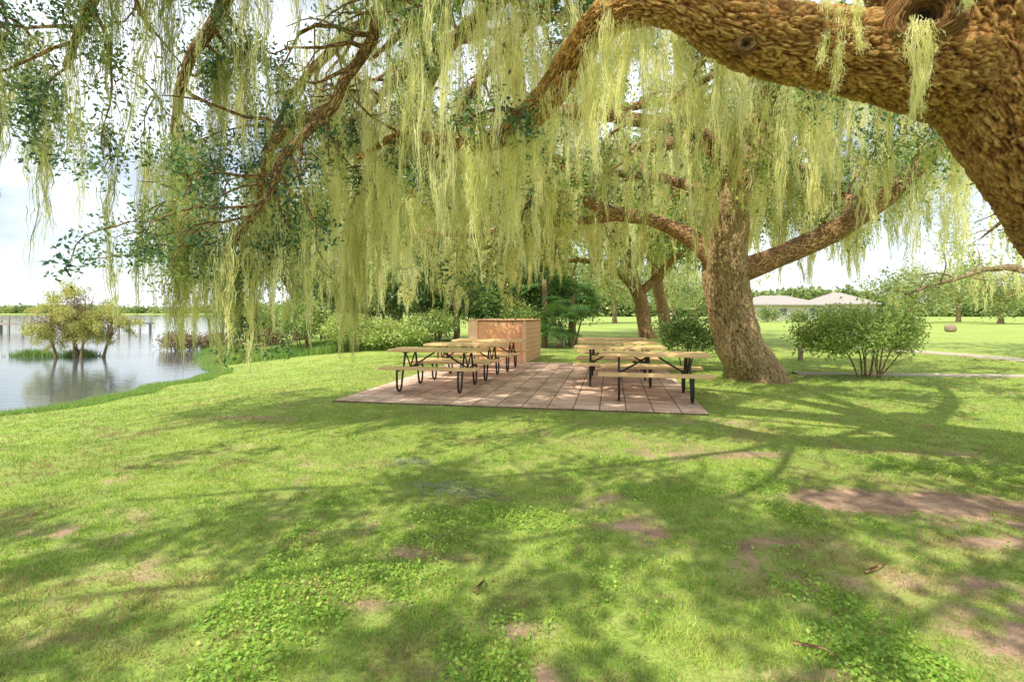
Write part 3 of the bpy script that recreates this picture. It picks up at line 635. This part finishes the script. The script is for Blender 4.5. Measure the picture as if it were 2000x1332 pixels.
# ------------------------------------------------------------------ shrubs
def shrub(name,x,y,rx,ry,h,ncl,n,L,mat,label,tb=.5,z=0,stems=7,asp=.45,cat='shrub',lo=.25,group=None,loose=1.):
    base=(x,y,z);e=empty(name,base,label,cat,group)
    mb=MB()
    for k in range(stems):
        a=rng.random()*6.283;rr=rng.uniform(.2,.9);p1=np.array([x+math.cos(a)*rx*rr,y+math.sin(a)*ry*rr,z+h*rng.uniform(.6,.95)])
        p0=np.array([x+math.cos(a)*.12*rx,y+math.sin(a)*.12*ry,z-.03]);m_=(p0+p1)/2+rng.normal(size=3)*.08*h+np.array([-math.cos(a)*.1*rx,-math.sin(a)*.1*ry,0])
        P=spline([tuple(p0),tuple(m_),tuple(p1)],h*.12)[:,:3];tube(mb,P,np.linspace(.016,.005,len(P))*max(1,h*.7),6,close=False)
        for _ in range(3):
            i=rng.integers(len(P)//3,len(P));d=rnd_unit(1)[0];d[2]=abs(d[2]);tube(mb,np.array([P[i],P[i]+d*h*.12,P[i]+d*h*.25+[0,0,.03]]),[.008,.006,.003],5,close=False)
    mb.make('stem',M_twig,base,True,e)
    nl=int(14*loose);lobes=rnd_unit(nl)*rng.uniform(.35,.5+.25*loose-.15,nl)[:,None];lobes[:,2]=np.abs(lobes[:,2])*.9-.05
    u=rnd_unit(ncl)*(rng.random(ncl)**.35)[:,None]*(rng.uniform(.3,.6,ncl)/loose)[:,None]
    u=u+lobes[rng.integers(0,nl,ncl)]
    C=np.stack([x+u[:,0]*rx,y+u[:,1]*ry,z+h*(lo+(1-lo)*np.clip(.42+u[:,2]*.58,0.,1.15))],1)
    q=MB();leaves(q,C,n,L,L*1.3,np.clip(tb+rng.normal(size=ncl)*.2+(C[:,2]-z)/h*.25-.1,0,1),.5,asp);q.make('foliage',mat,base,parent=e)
    return e
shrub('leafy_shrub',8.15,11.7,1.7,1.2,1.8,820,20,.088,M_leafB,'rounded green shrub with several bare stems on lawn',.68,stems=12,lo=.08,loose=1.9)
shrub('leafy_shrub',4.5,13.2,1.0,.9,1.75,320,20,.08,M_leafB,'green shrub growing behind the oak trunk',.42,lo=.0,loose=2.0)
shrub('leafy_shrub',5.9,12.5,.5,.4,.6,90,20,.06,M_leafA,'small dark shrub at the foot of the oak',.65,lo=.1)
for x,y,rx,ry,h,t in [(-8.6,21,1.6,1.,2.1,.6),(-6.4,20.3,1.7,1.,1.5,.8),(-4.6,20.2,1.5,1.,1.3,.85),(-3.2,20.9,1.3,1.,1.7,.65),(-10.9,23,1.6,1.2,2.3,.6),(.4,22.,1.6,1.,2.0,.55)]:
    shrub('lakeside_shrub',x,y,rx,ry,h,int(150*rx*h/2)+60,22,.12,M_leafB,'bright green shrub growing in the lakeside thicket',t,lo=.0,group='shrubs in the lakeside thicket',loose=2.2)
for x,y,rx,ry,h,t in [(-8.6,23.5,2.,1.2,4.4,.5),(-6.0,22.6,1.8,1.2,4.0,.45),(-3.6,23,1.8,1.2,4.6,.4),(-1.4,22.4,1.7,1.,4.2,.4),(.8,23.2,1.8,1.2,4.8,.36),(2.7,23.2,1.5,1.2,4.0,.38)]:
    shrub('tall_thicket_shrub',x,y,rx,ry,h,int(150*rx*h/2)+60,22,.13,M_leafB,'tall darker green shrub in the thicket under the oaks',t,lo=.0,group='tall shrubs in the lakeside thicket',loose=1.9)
for x,y,h in [(-17.0,26,1.0),(-15.4,27,.9)]:
    shrub('marsh_shrub',x,y,1.5,1.,h,200,22,.12,M_leafRed,'brownish marsh shrub growing out of the lake',.5,z=WZ-.05,lo=.0,group='marsh shrubs in the lake')
shrub('marsh_shrub',-13.0,27.,1.8,1.,1.6,220,22,.13,M_leafRed,'brownish marsh shrub growing out of the lake',.6,z=WZ-.05,lo=.0,group='marsh shrubs in the lake')
# golden tree clump in the lake: one multi-stemmed tree
base=(-18.3,21.5,WZ-.1);e=empty('marsh_tree',base,'wispy golden leaved tree with several trunks standing in lake water','tree')
SB=[];q=MB()
for x,y,H,R in [(-19.3,21.4,2.7,1.0),(-18.5,21.6,3.2,.9),(-17.8,21.3,2.9,1.0),(-17.1,21.8,2.2,.8),(-18.9,22.1,2.4,.9)]:
    mb=MB();tx=x+(-18.3-x)*.3
    S=spline([(tx,y,WZ-.3,.11),(tx+(x-tx)*.4,y,WZ+.3,.055),(x,y,WZ+1.1,.04),(x+.05,y,WZ+H*.85,.02)],.15);tube(mb,S[:,:3],S[:,3],12,lump=.3)
    mb.make('trunk',M_barkC,base,True,e)
    for P4 in auto_limbs(x,y,WZ+.5,R,H+WZ,8,.022):
        l,s,t=grow(q,P4,.2,.6,.15,.1,6,0,droop=.1);SB+=[s,t]
q.make('limb',M_barkC,base,True,e);c=np.vstack(SB);c=c[fbm2(c[:,0]+c[:,1],c[:,2],1.6,12,2)>.36];c=pick(c,.75);q=MB();leaves(q,c,14,.075,.08,np.clip(rng.normal(.55,.25,len(c)),0,1),.5);q.make('crown',M_leafYel,base,parent=e)
def palm(x,y,h,n,r,label):
    base=(x,y,0);e=empty('fan_palm',base,label,'palm','fan palms in the thicket')
    mb=MB();tube(mb,spline([(x,y,-.1),(x+.05,y,h*.5),(x,y,h)],.15)[:,:3],.13,12,rough=.02);mb.make('trunk',M_barkC,base,True,e)
    q=MB();o=np.array([x,y,h])
    for k in range(n):
        a=rng.random()*6.283;el=rng.uniform(-.5,1.2);d=np.array([math.cos(a)*math.cos(el),math.sin(a)*math.cos(el),math.sin(el)])
        L=r*rng.uniform(.5,.8);c=o+d*L;tube(q,np.array([o,o+d*L*.5+[0,0,.04],c]),.012,5,tint=.4,close=False)
        u=np.cross(d,[0,0,1.]);u/=np.linalg.norm(u)+1e-6
        tn=np.clip(rng.normal(.5,.2),0,1)
        for b in np.linspace(-1.7,1.7,20):
            dd=d*math.cos(b)+u*math.sin(b);ll=r*.55*rng.uniform(.85,1.1);w=np.cross(dd,np.cross(d,u));w/=np.linalg.norm(w);w*=.022
            m1=c+dd*ll*.6-np.array([0,0,.04]);tp=c+dd*ll-np.array([0,0,.22*ll+.05])
            q.add(np.array([c,m1-w,tp,m1+w]),[[0,1,2,3]],tn)
    q.make('frond',M_palm,base,parent=e)
for x,y,h,n,r in [(2.0,21.6,1.0,26,1.1),(2.6,22.2,2.2,26,1.2),(-2.4,21.9,2.0,24,1.1),(1.4,22.0,2.9,24,1.1)]:
    palm(x,y,h,n,r,'dark green fan palm in thicket behind the cabinet')

# ------------------------------------------------------------------ distance
def farwood(name,x0,x1,y,dy,h,n,L,mat,label):
    xx=rng.uniform(x0,x1,n);sc_=18./abs(x1-x0);hh=h*(.2+1.6*np.clip(fbm2(xx,xx*0,sc_,int(abs(y))%50,5)-.25,0,1));zz=hh*rng.random(n)**.7
    q=MB();leaves(q,np.stack([xx,y+rng.random(n)*dy,zz],1),5,L,L*.5,np.clip(rng.normal(.5,.2,n)+(fbm2(xx,xx*0,sc_*4,3,2)-.5),0,1),.3,.7)
    tag(q.make(name,mat),kind='stuff',label=label,cat='trees')
farwood('distant_woodland',-900,-20,520,40,8,9000,3,M_leafFar,'low line of trees on the far lake shore')
farwood('distant_woodland',-30,260,170,20,10,14000,1.4,M_leafFar,'line of trees behind the distant houses')
for k,(x,y,H,R) in enumerate([(56,72,7,5),(30,95,9,6),(63,66,6,4.5),(22,75,8,6),(14,70,8.5,6.5),(44,110,8,6),(5,62,8,6),(68,78,8,5),(38,105,7,5)]):
    tree('broadleaf_tree',x,y,H,R,.3,'pale green tree on the far side of the field',M_leafFar,.38,8,None,1.1,2.,.6,0,0,.7,leafn=12,group='trees across the field')
for x,y,h in [(38,76,2.2),(42,75,1.5),(47,76,2.1),(52,76,2.4),(58,77,2.0)]:
    shrub('garden_shrub',x,y,2.4,1.,h,110,14,.3,M_leafFar,'low green shrub planted before a distant house',.5,lo=0,group='shrubs before the houses',loose=1.5)
def house(x,y,w,d,hw,hr,rz,label):
    e=empty('house',(x,y,0),label,'house','houses across the field');e.rotation_euler=(0,0,rz)
    mb=MB();box(mb,(0,0,hw/2),(w,d,hw));mb.make('wall',M_hwall,parent=e)
    mb=MB();o=.6;a,b=w/2+o,d/2+o
    V=[(-a,-b,hw),(a,-b,hw),(a,b,hw),(-a,b,hw),(-a,-b,hw+.2),(a,-b,hw+.2),(a,b,hw+.2),(-a,b,hw+.2),(-a+b,0,hw+hr),(a-b,0,hw+hr)]
    mb.add(V,[[0,1,5,4],[1,2,6,5],[2,3,7,6],[3,0,4,7],[0,3,2,1],[4,5,9,8],[6,7,8,9]]);mb.F.append(np.array([[5,6,9],[7,4,8]]))
    mb.make('roof',M_hroof,parent=e)
    for fx in (-.32,-.08,.34):
        mb=MB();box(mb,(fx*w,-d/2-.02,1.55),(1.4,.06,1.2));mb.make('window',M_glass,parent=e)
    mb=MB();box(mb,(.14*w,-d/2-.02,1.05),(1.,.07,2.1));mb.make('door',M_cabtrim,parent=e)
house(48.5,95,13.5,9,2.7,1.9,.1,'single storey pale house with grey hip roof across field')
house(61.5,97,9.5,8,2.9,2.3,-.1,'single storey cream house with grey hip roof across field')
# pier
e=empty('boardwalk_pier',(-50,54,WZ),'weathered wooden pier with railing over lake','pier')
mb=MB();box(mb,(0,0,.72),(22,1.6,.22),.1);mb.make('deck',M_pier,parent=e)
for s in (-1,1):
    for z in (1.15,1.5):
        mb=MB();box(mb,(-s*.075,s*.75,z),(22,.06,.11),.1);mb.make('railing',M_pier,parent=e)
for k in range(11):
    t=-10.6+k*21.2/10
    for s in (-.78,.78):
        mb=MB();box(mb,(t*math.cos(.1),t*math.sin(.1)+s,.4),(.16,.16,2.3),.1);mb.make('post',M_pier,parent=e)
def rock(name,c,s,label,mat,cat):
    u=np.linspace(0,np.pi,12);v=np.arange(18)*2*np.pi/18
    d=np.stack([np.outer(np.sin(u),np.cos(v)),np.outer(np.sin(u),np.sin(v)),np.outer(np.cos(u),np.ones(18))],2).reshape(-1,3)
    d=np.sign(d)*np.abs(d)**.7;d=d*(1+.25*(vnoise(d*2.2+5)-.5))[:,None]
    mb=MB();i=np.arange(11)[:,None]*18;j=np.arange(18)[None];j2=(j+1)%18
    mb.add(d*np.array(s)+[0,0,s[2]*.9],np.stack([i+j,i+18+j,i+18+j2,i+j2],2).reshape(-1,4))
    o=mb.make(name,mat,smooth=True);o.location=c;tag(o,label,cat)
rock('stone_marker',(33.4,39,0),(.36,.3,.30),'small brown stone marker standing on the open lawn',M_stone,'stone')
mb=MB();box(mb,(0,0,.2),(.11,.11,.42));box(mb,(0,0,.43),(.15,.15,.05));o=bev(mb.make('short_post',M_stone));o.location=(8.9,15.8,0);tag(o,'short brown wooden post standing in lawn','post')
# fallen moss
for (x,y,r,n) in [(-1.0,5.05,.14,50),(-.62,4.35,.16,60),(-.3,4.2,.14,40)]:
    mb=MB()
    P=np.stack([x+np.clip(rng.normal(size=n),-1.6,1.6)*r,y+np.clip(rng.normal(size=n),-1.6,1.6)*r*.6,0*np.zeros(n)],1)
    K=10;a=rng.random(n)*6.283;pts=[P.copy()]
    for _ in range(K):
        a=a+rng.normal(size=n)*.9;pts.append(pts[-1]+np.stack([np.cos(a),np.sin(a),0*a],1)*.016)
    pts=np.stack(pts,1);pts[:,:,2]=height(pts[:,:,0].ravel(),pts[:,:,1].ravel()).reshape(n,-1)+rng.uniform(.008,.026,(n,K+1))
    w=np.array([0,.0016,.0]);wz=np.array([.0016,.0008,.001])
    V=np.stack([pts-w-wz,pts+w+wz],2).reshape(-1,3);b=(np.arange(n)*(K+1)*2)[:,None]+np.arange(K)[None]*2
    mb.add(V,np.stack([b,b+1,b+3,b+2],2).reshape(-1,4),np.repeat(rng.random(n),(K+1)*2))
    tag(mb.make('fallen_moss',M_dry),'pale grey tangle of fallen moss lying on grass','moss',group='fallen moss tangles on the lawn')
for (x,y,a,l) in [(1.25,2.28,-.7,.22),(2.0,2.9,.4,.2),(-.2,2.7,1.2,.12)]:
    mb=MB();d=np.array([math.cos(a),math.sin(a),0])
    P=spline([tuple(np.array([0,0,.03])),tuple(d*l*.5+[0.02,.01,.045]),tuple(d*l+[0,.03,.02])],.03)[:,:3];tube(mb,P,np.linspace(.009,.004,len(P)),7)
    o=mb.make('fallen_twig',M_twig,smooth=True);o.location=(x,y,0);tag(o,'short brown fallen twig lying on patchy grass','twig',group='fallen twigs on the lawn')

# ------------------------------------------------------------------ light, sky, camera
sd=Vector((-.42,-.50,.95)).normalized()
el=math.asin(sd.z);rot=math.atan2(sd.x,sd.y)
su=bpy.data.lights.new('sun','SUN');su.energy=5;su.angle=math.radians(.5);su.color=(1,.93,.76)
so=bpy.data.objects.new('sun',su);COL.objects.link(so);so.rotation_euler=sd.to_track_quat('Z','Y').to_euler()
w=bpy.data.worlds.new('World');SC.world=w;w.use_nodes=True;nt=w.node_tree;nt.nodes.clear()
sky=nd(nt,'ShaderNodeTexSky',sky_type='NISHITA');sky.sun_disc=False;sky.sun_elevation=el;sky.sun_rotation=rot;sky.air_density=1.;sky.dust_density=1.
tc=nd(nt,'ShaderNodeTexCoord');mp=nd(nt,'ShaderNodeMapping');mp.inputs['Scale'].default_value=(1,1,2.5);nt.links.new(tc.outputs['Generated'],mp.inputs[0])
n=noise(nt,2.4,6,mp.outputs[0],.55);r=ramp(nt,[(.40,(.28,.28,.28)),(.62,(1,1,1))],n.outputs[0])
c=mix(nt,r.outputs[0],sky.outputs[0],(10.6,11.0,11.6))
bg=nd(nt,'ShaderNodeBackground');bg.inputs[1].default_value=.15;nt.links.new(c,bg.inputs[0]);o=nd(nt,'ShaderNodeOutputWorld');nt.links.new(bg.outputs[0],o.inputs[0])
cam=bpy.data.cameras.new('camera');cam.lens=18;cam.sensor_width=36;cam.shift_y=-.028;cam.clip_end=9000;cam.clip_start=.05
co=bpy.data.objects.new('camera',cam);COL.objects.link(co);co.location=(0,0,1.5);co.rotation_euler=(math.radians(90),0,0);SC.camera=co
SC.view_settings.view_transform='Standard';SC.view_settings.look='None';SC.view_settings.exposure=0
print('TOTAL',sum(len(o.data.polygons) for o in COL.objects if o.type=='MESH'))
